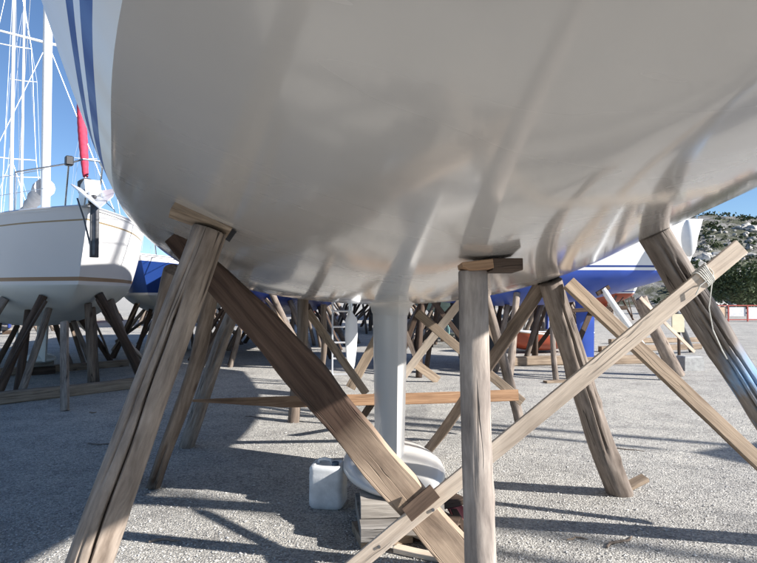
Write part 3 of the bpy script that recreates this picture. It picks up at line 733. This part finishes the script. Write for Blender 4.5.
# ------------------------------------------------------------------ props for the other boats
def prop_set(root, h, us, phrase, group, seed=1, spread=.75, rr=.7, rad=.07, cross=True, mats=('log_warm', 'log_grey', 'plank_dark'), inner=True):
    bpy.context.view_layer.update(); rnd = random.Random(seed)
    mwld = Matrix.LocRotScale(root.location, root.rotation_euler, None)
    tone = {'log_warm': 'brownish', 'log_grey': 'grey', 'plank_dark': 'dark', 'plank_tan': 'tan', 'plank_pale': 'pale'}
    for i, u in enumerate(us):
        where = 'bow' if u < .24 else 'middle' if u < .6 else 'stern'
        for sgn in (-1, 1):
            r = rr + rnd.uniform(-.08, .08)
            top = h.bottom(u, sgn * r); ft = Vector((top.x + rnd.uniform(-.35, .35), sgn * (abs(top.y) + spread * rnd.uniform(.7, 1.2)), 0))
            ra = rad * rnd.uniform(.8, 1.2)
            log('log_prop', mwld @ ft, mwld @ (top + Vector((0, 0, -.01))), ra, ra * .85, (mt := rnd.choice(mats)), tone[mt] + ' slanting log prop under the ' + where + ' of ' + phrase, group=group, seed=seed * 13 + i * 2 + sgn, n=10, k=8, rough=.06)
            if inner and rnd.random() < .75:
                q = h.bottom(min(.95, u + rnd.uniform(-.03, .06)), sgn * rnd.uniform(.18, .45)); f2 = Vector((q.x + rnd.uniform(-.5, .5), q.y + sgn * rnd.uniform(0, .5), 0))
                log('log_prop', mwld @ f2, mwld @ (q + Vector((0, 0, -.01))), ra * .8, ra * .7, (mt := rnd.choice(mats)), tone[mt] + ' inner log shore under the ' + where + ' of ' + phrase, group=group, seed=seed * 17 + i * 2 + sgn, n=10, k=6, rough=.06)
            if cross and rnd.random() < .9:
                u2 = min(.95, max(.05, u + rnd.choice((-.12, .12)))); t2 = h.bottom(u2, sgn * (rr - .1))
                a = Vector((t2.x, t2.y + sgn * .1, t2.z - .12)); b = Vector((ft.x, ft.y * .96, .25))
                plank('brace', mwld @ b, mwld @ a, .10, .035, (mt := rnd.choice(('plank_tan', 'plank_dark', 'plank_pale', 'log_warm'))), tone[mt] + ' sawn brace under the ' + where + ' of ' + phrase, 'brace', 'braces under ' + phrase, seed + i, face=mwld.to_3x3() @ Vector((0, sgn, .1)), k=4, rag=.05)
def keel_block(root, h, x, ztop, phrase, w=.5):
    mwld = Matrix.LocRotScale(root.location, root.rotation_euler, None)
    z = 0; i = 0
    while z < ztop - .03:
        t = min(.15, ztop - z); c = mwld @ Vector((x + .05 * (i % 2), .02 * i, z + t / 2)); c.z = z + t / 2
        boxthing('timber_block', c, (w, .35, t * .97), root.rotation_euler.z + math.pi / 2, ('plank_dark', 'block_grey')[i % 2], 'heavy timber block under the keel of ' + phrase, 'block', 'keel blocks of ' + phrase, 30 + i, .05)
        z += t; i += 1

def gen_boat(bow, az, L, B, D, zb, zs, bands, bottom, label, phrase, mastH=11, um=.4, keel_mat=None, inner=True, rud=(.83, -.62), furl=None, furl_rng=(.02, .9), cover='blue_cloth', keel='fin', zkeel=.28, us=(.2, .38, .58, .78), seed=1, cab=True, rail=True, spread=.75, wingbulb=False, mastrad=.07, prp=True, mast_mat='mast_white', N=36):
    h = gen_hull(L, B, D, zb, zs); root = empty('sailing_boat', (bow[0], bow[1], 0), az)
    tag(root, label, 'sailboat', 'sailboats laid up on props in the yard')
    build_hull(h, root, bands, bottom, N=N, Mr=12)
    xk = L * .36
    if keel == 'fin':
        k = fin(h, root, xk, L * .13, zkeel, keel_mat or bottom, thick=.16, rake=.2, ztop=zb + .12, taper=.85)
        if wingbulb: bulb(root, xk + L * .085, zkeel + .02, 1.2, .55, .2, bottom, parent=k)
    elif keel == 'long':
        k = fin(h, root, L * .28, L * .38, zkeel, bottom, thick=.22, rake=.35, ztop=zb + .15, taper=.8)
    fin(h, root, L * rud[0], .42, zb + rud[1], bottom, thick=.07, rake=.08, ztop=h.zk(rud[0] + .01) + .05, taper=.75, name='rudder')
    if cab: cabin(h, root, .26, .66, .38, .6)
    if mastH: rig(h, root, um, mastH, rad=mastrad, furl=furl, furl_rng=furl_rng, cover=cover, mat=mast_mat)
    if rail: rails(h, root)
    if prp:
        prop_set(root, h, us, phrase, 'log props under ' + phrase, seed, spread, inner=inner)
        if keel: keel_block(root, h, xk + L * .08, zkeel + .01, phrase)
    return root, h

# --- white boat on the left with the plough anchor
azL = R(128)
lb, lh = gen_boat((-4.10, 8.0), azL, 10.2, 3.35, .80, .96, 2.68,
    [(0, .05, 'topside_white', 'topside_band'), (.05, .105, 'stripe_brown', 'stripe'), (.105, .83, 'topside_white', 'topside'), (.83, .85, 'stripe_gold', 'pinstripe'), (.85, 1, 'topside_white', 'upper_topside')], 'bottom_green',
    'white sailing boat with brown stripe, red furled sail and anchor hung on its bow', 'the white boat with the brown stripe', mastH=11.5, um=.40, furl='red_cloth', furl_rng=(.035, .19), cover='grey_cloth', wingbulb=True, zkeel=.3, us=(.07, .15, .27, .4, .55, .72), seed=5, mastrad=.085, N=44)
zb0 = lh.zs(0)
# bow fitting: roller cheeks, furling drum, navigation lights, anchor
mb = MB(); mb.box((.02, 0, zb0 + .03), (.6, .16, .10)); mb.box((-.22, .08, zb0 + .06), (.35, .018, .16)); mb.box((-.22, -.08, zb0 + .06), (.35, .018, .16)); bf = mb.build('bow_roller', M['steel'], lb)
mb = MB(); mb.loft([[(.30, y, zb0 + .02), (-.18, y, zb0 - .02), (-.30, y, zb0 + .16), (-.20, y, zb0 + .34), (.05, y, zb0 + .30)] for y in (-.10, .10)], True, True, True); mb.build('bow_bracket', M['gel_white'], bf)
mb = MB(); mb.tube([(-.33, -.08, zb0 + .03), (-.33, .08, zb0 + .03)], .05, 12); mb.build('roller', M['black_plastic'], bf)
mb = MB(); mb.tube([(.13, 0, zb0 + .22), (.16, 0, zb0 + .25), (.18, 0, zb0 + .36), (.19, 0, zb0 + .39)], [.11, .12, .12, .08], 16); mb.build('furling_drum', M['black_plastic'], lb)
for sgn in (-1, 1):
    mb = MB(); mb.box((-.02, sgn * .26, zb0 + .60), (.12, .10, .13)); mb.build('navigation_light', M['black_plastic'], lb)
mb = MB()
mb.tube([(-.30, 0, zb0 + .10), (-.36, 0, zb0 - .1), (-.37, 0, zb0 - .72)], [.04, .055, .045], 8)
mb.box((-.37, 0, zb0 - .40), (.05, .11, .70))
an = mb.build('anchor', M['steel_dark'], lb)
mb = MB()
tip = Vector((-.62, .05, zb0 - .02))
for sgn in (-1, 1):
    a, b, c_, d_ = Vector((-.10, 0, zb0 + .16)), Vector((-.28, sgn * .28, zb0 + .22)), Vector((-.52, sgn * .2, zb0 + .08)), Vector((-.66, 0, zb0 - .12))
    o_ = Vector((.0, 0, .022))
    mb.loft([[a, b, c_, d_], [a + o_, b + o_, c_ + o_, d_ + o_]], True, True, True)
mb.build('fluke', M['alu'], an)
mb = MB(); mb.tube([(-.36, .02, zb0 - .7), (-.2, .1, zb0 - .2), (.05, .14, zb0 + .1)], .012, 6); mb.build('chain', M['steel_dark'], an)
mb = MB()
mb.tube([Vector((.16, 0, zb0 + .33)), Vector((1.6, -.7, zb0 + .2)), Vector((3.2, -1.2, zb0))], .007, 5); mb.build('furling_line', M['rope_dark'], lb)
# ground timbers at its cradle
for (a, b, w, lab) in (((-30, 408), (134, 388), .17, 'long sunlit squared timber lying on the gravel before the white striped boat'), ((-20, 378), (128, 366), .15, 'squared timber lying on the gravel under the white striped boat')):
    plank('ground_timber', G(*a) + Vector((0, 0, w / 2)), G(*b) + Vector((0, 0, w / 2)), w, w, 'plank_tan', lab, 'timber', seed=3, face=(0, 0, 1), k=14, rag=.08)
plank('brace', G(65, 411), P(64, 322, 8.3), .10, .07, 'log_grey', 'thin grey upright board under the bow of the white striped boat', 'timber prop', seed=2, k=6)

# --- right boat, blue bottom, navy stripe, stern towards the hill
rb, rh = gen_boat((-1.15, 12.8), R(-5.0), 7.6, 3.0, .72, 1.36, 3.05,
    [(0, .06, 'topside_white', 'topside_band'), (.06, .10, 'stripe_navy', 'stripe'), (.10, 1, 'topside_white', 'topside')], 'blue_paint',
    'white sailing boat with bright blue bottom and thin navy stripe behind the overhead yacht', 'the boat with bright blue bottom', mastH=12, um=.4, furl='white_cloth', us=(.1, .22, .36, .5, .62), seed=8, zkeel=.2, keel_mat='black_paint', rud=(.715, -1.1))
# fender, ladder frame on its quarter
def at_root(rt, p): return Matrix.LocRotScale(rt.location, rt.rotation_euler, None) @ Vector(p)
for (px, py, dd) in ((689, 238, 10.72),):
    c = P(px, py, dd); mb = MB(); mb.ball(c, (.14, .14, .36), 14, 10); o = mb.build('fender', M['fender'], None)
    tag(o, 'white oval fender hanging on the stern quarter of the blue-bottomed boat', 'fender')
    mb = MB(); mb.tube([c + Vector((0, 0, .34)), c + Vector((0, .05, .9))], .008, 5); mb.build('lanyard', M['rope_dark'], o)
mb = MB()
z = rh.zs(1); Lr = rh.L
mb.tube([rh.top(.9, 1, -1) + Vector((0, .05, .62)), Vector((Lr - .05, -rh.hs(1) + .08, z + .64)), Vector((Lr, 0, z + .66)), Vector((Lr - .05, rh.hs(1) - .08, z + .64)), rh.top(.9, 1, 1) + Vector((0, -.05, .62))], .014, 7)
for yy in (-1, -.4, .4, 1): mb.tube([Vector((Lr - .06, yy * (rh.hs(1) - .1), z)), Vector((Lr - .05, yy * (rh.hs(1) - .1), z + .64))], .013, 7)
mb.build('pushpit', M['steel'], rb)
PH = 'the boat with bright blue bottom'; GRP = 'props under the stern of the blue-bottomed boat'
log('log_prop', G(664, 380), P(603, 289, 10.9), .07, .06, 'fender', 'white painted pole prop with a small crosshead under the blue-bottomed boat', group=GRP, seed=51, n=14, k=10, rough=.03)
plank('crosshead', P(597, 294, 10.9), P(609, 287, 10.9), .08, .08, 'plank_dark', 'dark crosshead on the white painted pole prop', 'crosshead', seed=5, k=3)
log('log_prop', G(678, 376), P(641, 298, 11.2), .14, .11, 'log_grey', 'stout grey log prop next to the white painted pole prop', group=GRP, seed=52, n=18, k=14, rough=.06)
log('log_prop', G(692, 352), P(670, 298, 12.6), .07, .06, 'black_paint', 'black painted pole prop behind the blue-smeared log', group=GRP, seed=53, n=12, k=8)
plank('brace', P(640, 297, 11.0), P(694, 352, 11.4), .06, .03, 'plank_pale', 'thin pale lath braced beside the stout grey log prop', seed=54, k=6)
plank('brace', P(560, 311, 11.2), P(627, 308, 11.2), .08, .04, 'plank_dark', 'dark level board under the bright blue bottom', seed=55, k=6)
log('log_prop', G(556, 380), P(552, 315, 11.2), .055, .05, 'log_grey', 'slim grey pole prop standing on a flat board', group=GRP, seed=56, n=12, k=8)
plank('board', G(545, 383) + Vector((0, 0, .02)), G(567, 382) + Vector((0, 0, .02)), .14, .035, 'plank_tan', 'flat board under the slim grey pole prop', 'board', seed=4, face=(0, 0, 1), k=4)
for (a, b, w, lab) in (((500, 366), (650, 363), .2, 'long brown ground timber under the blue-bottomed boat'), ((600, 352), (700, 349), .16, 'ground timber beneath the stern of the blue-bottomed boat'), ((610, 344), (720, 341), .16, 'far ground timber behind the stern of the blue-bottomed boat')):
    plank('ground_timber', G(*a) + Vector((0, 0, w / 2)), G(*b) + Vector((0, 0, w / 2)), w, w, 'plank_tan', lab, 'timber', seed=3, face=(0, 0, 1), k=10, rag=.06)
# concrete block with a tag board on a stake
gq = G(694, 371)
root = empty('concrete_block', (gq.x, gq.y + .18, 0), R(6))
tag(root, 'grey concrete block with a worn top beside the blue-smeared log', 'concrete block')
mb = MB(); mb.loft([[(-.22, -.18, 0), (.22, -.18, 0), (.22, .18, 0), (-.22, .18, 0)], [(-.22, -.18, .02), (.22, -.18, .02), (.22, .18, .02), (-.22, .18, .02)], [(-.205, -.165, .27), (.21, -.17, .28), (.2, .16, .275), (-.2, .165, .27)], [(-.18, -.14, .3), (.19, -.145, .305), (.175, .14, .3), (-.18, .14, .295)]], True, True, True)
mb.build('block', M['concrete'], root, True, 30)
root = empty('tag_board', (gq.x - .02, gq.y + .55, 0), 0)
tag(root, 'small cream board on a dark stake behind the concrete block', 'board')
mb = MB(); mb.box((0, 0, .42), (.05, .05, .86)); mb.build('stake', M['plank_dark'], root)
mb = MB(); mb.box((-.04, -.045, 1.04 - .06), (.27, .03, .40)); mb.build('panel', M['tag'], root)

# --- blue boat behind the left one
gen_boat((P(140, 262, 12.8).x, 12.8), R(97), 8.6, 2.9, .6, 1.0, 2.34, [(0, .06, 'topside_white', 'topside_band'), (.06, .86, 'blue_top', 'topside'), (.86, 1, 'topside_white', 'upper_topside')], 'bottom_green',
    'navy blue sailing boat with white deck and pale bottom behind the white striped boat', 'the navy blue boat', mastH=10, cover='blue_cloth', us=(.15, .4, .65), seed=11, N=28)
# --- boats deeper in the yard
far = [
    ((-2.75, 10.8), 89, 10.5, 3.3, .7, 1.05, 2.6, 'blue_top', 'blue_dark', 'dark blue hulled sailing boat with blue bottom behind the heavy brown beam', 'the dark blue hulled boat', 11.5),
    ((-13.1, 19.5), 118, 9.8, 3.2, .7, 1.1, 2.5, 'topside_white', 'blue_dark', 'white sailing boat with dark blue bottom beyond the white striped boat', 'the white boat with dark blue bottom', 13.5),
    ((-17.5, 26), 110, 10.5, 3.3, .7, 1.1, 2.7, 'topside_white', 'red_paint', 'white sailing boat with red bottom farthest behind the white striped boat', 'the white boat with red bottom', 15.0),
    ((P(345, 300, 22).x, 22.0), 70, 9.5, 3.1, .7, 1.1, 2.6, 'topside_white', 'black_paint', 'white sailing boat with black bottom beyond the aluminium ladder', 'the white boat with black bottom', 11),
    ((P(450, 300, 15.6).x, 15.6), 84, 9.0, 3.0, .7, .95, 2.4, 'topside_white', 'teal_paint', 'white sailing boat with pale teal bottom beyond the smooth upright post', 'the boat with teal bottom', 10.5),
    ((P(560, 300, 18.5).x, 18.5), 80, 9.0, 3.0, .7, 1.0, 2.5, 'topside_white', 'blue_dark', 'white sailing boat with navy bottom behind the blue-bottomed boat', 'the far boat with navy bottom', 10.5),
]
more = [(60, 30, 100, 'topside_white', 'red_paint', 'cream deck and rust red bottom', 'far white boat with rust red bottom beyond the navy blue boat'),
        (150, 26, 95, 'blue_top', 'blue_dark', 'navy', 'far navy boat standing past the navy blue boat'),
        (190, 38, 80, 'topside_white', 'black_paint', 'x', 'far white boat with black bottom seen under the cracked grey log'),
        (275, 27, 85, 'topside_white', 'blue_paint', 'x', 'far white boat with blue bottom seen below the heavy brown beam'),
        (318, 39, 100, 'blue_top', 'red_paint', 'x', 'far navy boat with red bottom past the thin dark pole'),
        (410, 34, 88, 'black_paint', 'red_paint', 'x', 'far black hulled boat with red bottom seen beside the keel'),
        (500, 30, 95, 'topside_white', 'teal_paint', 'x', 'far white boat with teal bottom past the slim grey prop'),
        (535, 38, 80, 'blue_top', 'black_paint', 'x', 'far navy boat with black bottom beyond the small red boat'),
        (640, 33, 100, 'topside_white', 'red_paint', 'x', 'far white boat with red bottom beyond the white painted pole')]
for (px, d, az, top, bot, _, lab) in more:
    far.append(((P(px, 300, d).x, d), az, 9.2, 3.0, .7, 1.0, 2.5, top, bot, lab, 'the ' + lab.split(' seen')[0].split(' past')[0].split(' beyond')[0].split(' standing')[0], 10.5 if px < 200 else 0))
for i, (bow, az, L, B, D, zb, zs, top, bot, lab, phr, mh) in enumerate(far):
    gen_boat(bow, R(az), L, B, D, zb, zs, [(0, .07, 'topside_white', 'topside_band'), (.07, .13, 'stripe_navy' if top != 'blue_top' else 'topside_white', 'stripe'), (.13, 1, top, 'topside')], bot, lab, phr, mastH=mh, us=(.07, .16, .27, .39, .52, .66, .8) if i in (0, 3, 4, 5) else (.1, .3, .55), seed=20 + i, inner=i in (0, 3, 4, 5), N=24 if i < 6 else 16, rail=(i in (0, 1)), keel='long' if i in (3,) else 'fin')
# --- red work boat on the ground
root = empty('work_boat', G(526, 354), R(8))
hh = gen_hull(2.9, 1.3, .3, .05, .55, .35)
tag(root, 'small red open boat resting low on the gravel beyond the leaning log', 'rowing boat'); root.location.x -= 1.0; root.location.y += .3
build_hull(hh, root, [(0, .9, 'red_paint', 'topside'), (.9, 1, 'stripe_brown', 'gunwale_band')], 'red_paint', N=20, Mr=8, deck_mat='stripe_brown')

# --- neighbouring boats standing to the right, outside the picture, whose rigs throw the streaks on the gravel
gen_boat((8.0, 3.9), R(-14), 9.5, 3.1, .7, 1.1, 2.55, [(0, .07, 'stripe_navy', 'stripe'), (.07, 1, 'topside_white', 'topside')], 'blue_paint', 'white sailing boat with navy waterline standing beside the blue-smeared log', 'the neighbouring white boat', mastH=11, um=.38, furl='blue_cloth', seed=40, N=24, rail=False, inner=False, us=(.2, .5, .8))
gen_boat((10.0, -.3), R(-12), 9.5, 3.1, .7, 1.1, 2.55, [(0, .07, 'stripe_brown', 'stripe'), (.07, 1, 'topside_white', 'topside')], 'red_paint', 'white sailing boat with brown waterline and red bottom standing beyond its neighbour', 'the neighbouring boat with red bottom', mastH=11, um=.38, furl='white_cloth', seed=43, N=24, rail=False, inner=False, us=(.2, .5, .8))

# ------------------------------------------------------------------ aluminium ladder behind the rudder
gl = G(342, 386)
root = empty('ladder', (gl.x, gl.y, 0), R(4)); root.rotation_euler = (R(-7), 0, R(4))
tag(root, 'aluminium ladder leaning against a boat behind the white rudder', 'ladder')
for sx in (-.17, .17):
    mb = MB(); mb.box((sx, 0, 1.3), (.028, .06, 2.6)); mb.build('rail', M['alu'], root)
for k in range(9):
    mb = MB(); mb.tube([(-.16, 0, .2 + .28 * k), (.16, 0, .2 + .28 * k)], .016, 8); mb.build('rung', M['alu'], root)

# ------------------------------------------------------------------ low ridge on the horizon
mb = MB(); rings = [[], [], []]
for i in range(161):
    a = R(50 + 130 * i / 160); hgt = 13 + 9 * noise.fractal(Vector((i * .05, 4.4, 0)), 1.0, 2.0, 5)
    for k, (rad, hz) in enumerate(((420, -1), (520, hgt), (700, -1))): rings[k].append(Vector((rad * math.cos(a), rad * math.sin(a), hz)))
mb.loft(rings, False, flip=True); tag(mb.build('distant_ridge', M['scrub'], None), kind='structure')
# ------------------------------------------------------------------ hill, boulders, bush, fence on the right
mb = MB(); nx, ny = 90, 40
def hill_z(x, y):
    t = max(0, min(1, (y - 62) / 105)); e = t * t * (3 - 2 * t)
    a = max(0, min(1, (x - 5) / 42)); a = a * a * (3 - 2 * a)
    n = noise.fractal(Vector((x * .035, y * .05, 1.3)), 1.0, 2.1, 6) * 4.5
    return (23 * e + n * min(1, t * 4)) * a - .3
xs = [5 + i * 2.4 for i in range(nx + 1)]; ys = [60 + j * 3.4 for j in range(ny + 1)]
mb.loft([[Vector((x, y, hill_z(x, y) + (noise.noise(Vector((x * .4, y * .4, 0))) * .9 if y > 66 else 0))) for x in xs] for y in ys], False, flip=True)
tag(mb.build('hill', M['hill'], None, True, 30), kind='structure')
def rock_mesh(seed):
    mb = MB(); mb.ball((0, 0, 0), 1, 10, 7)
    mb.v = [tuple(Vector(v) * (1 + .55 * noise.noise(Vector(v) * 1.3 + Vector((seed * 5.1, 0, 0))))) for v in mb.v]
    return mb.mesh('boulder', M['limestone'], True, 25)
rocks = [rock_mesh(i) for i in range(5)]
rnd = random.Random(12)
for i in range(260):
    y = rnd.uniform(64, 130); x = y * rnd.uniform(.54, .74)
    z = hill_z(x, y)
    o = bpy.data.objects.new('boulder', rocks[i % 5]); col.objects.link(o)
    s = rnd.uniform(.25, .85) * (1.9 if rnd.random() < .12 else 1)
    o.location = (x, y, z + .15 * s); o.scale = (s * rnd.uniform(.9, 1.8), s, s * rnd.uniform(.6, 1.0)); o.rotation_euler = (rnd.uniform(-.3, .3), rnd.uniform(-.3, .3), rnd.uniform(0, 6))
    tag(o, 'pale limestone boulder on the rocky hillside', 'boulder', 'boulders on the hillside')

mb = MB(); rnd = random.Random(31)                     # low scrub between the rocks
for i in range(420):
    y = rnd.uniform(64, 165); x = y * rnd.uniform(.5, .78); z = hill_z(x, y); r = rnd.uniform(.5, 1.5)
    for k in range(26):
        d = Vector((rnd.gauss(0, .5), rnd.gauss(0, .5), abs(rnd.gauss(0, .35)))) * r; p = Vector((x, y, z)) + d
        a = Vector((rnd.gauss(0, 1), rnd.gauss(0, 1), rnd.gauss(0, 1))).normalized() * r * .28; c = a.cross(Vector((rnd.random(), rnd.random(), 1))).normalized() * r * .18
        q = len(mb.v); mb.v += [tuple(p - a), tuple(p + c), tuple(p + a), tuple(p - c)]; mb.f.append((q, q + 1, q + 2, q + 3))
tag(mb.build('hillside_scrub', M['leaf'], None, False), 'low dark scrub scattered over the rocky hillside', 'scrub', kind='stuff')
def bush(name, base, rx, rz_, seed, label, n=5200, leaf=.10, group=None):
    root = empty(name, base); tag(root, label, 'tree', group); rnd = random.Random(seed)
    mb = MB(); mb.tube([(0, 0, -.05), (.05, 0, rz_ * .5), (0, .05, rz_ * 1.1)], [.16, .12, .06], 8)
    cl = []
    for i in range(16):
        a = rnd.uniform(0, 6.28); e = rnd.uniform(-.25, 1.0); rr = rnd.uniform(.45, .85)
        c = Vector((rx * rr * math.cos(a) * math.cos(e), rx * rr * math.sin(a) * math.cos(e), rz_ * (1.05 + rr * math.sin(e))))
        cl.append((c, rnd.uniform(.28, .46) * rx)); mb.tube([(0, 0, rz_ * .45), (c.x * .5, c.y * .5, c.z * .75), c], [.07, .05, .02], 6)
    mb.build('trunk', M['bark'], root)
    mb = MB()
    for i in range(n):
        c, r = rnd.choice(cl); d = Vector((rnd.gauss(0, 1), rnd.gauss(0, 1), rnd.gauss(0, 1))).normalized() * r * rnd.random() ** .4
        p = c + d; a = Vector((rnd.gauss(0, 1), rnd.gauss(0, 1), rnd.gauss(0, .6))).normalized(); b = a.cross(Vector((rnd.random(), rnd.random(), rnd.random()))).normalized()
        s = leaf * rnd.uniform(.6, 1.4); k = len(mb.v)
        mb.v += [tuple(p - a * s), tuple(p + b * s * .5), tuple(p + a * s), tuple(p - b * s * .5)]; mb.f.append((k, k + 1, k + 2, k + 3))
    mb.build('crown', M['leaf'], root, False)
bush('bush_tree', (P(738, 300, 46).x, 46, 0), 3.0, 1.9, 3, 'round dark green bushy tree behind the red fence', 7000, .12)
bush('bush_tree', (P(790, 300, 49).x, 49, 0), 2.8, 1.9, 4, 'second dark bushy tree beyond the round one behind the red fence', 6000, .12)
# red fence
froot = empty('fence', (P(690, 320, 34).x, 34, 0), 0)
tag(froot, 'low red post fence with pale panels in front of the bushy tree', 'fence')
for i in range(9):
    mb = MB(); mb.box((i * 1.15, 0, .5), (.07, .07, 1.0)); mb.build('post', M['fence_red'], froot)
for z in (.12, .97):
    mb = MB(); mb.box((4.6, 0, z), (9.3, .05, .06)); mb.build('rail', M['fence_red'], froot)
for i in range(8):
    mb = MB(); mb.box((i * 1.15 + .575, .04, .52 if i % 2 else .6), (.98, .02, .72 if i % 2 else .55)); mb.build('panel', M[('panel_cream', 'panel_white')[(i // 2) % 2]], froot)
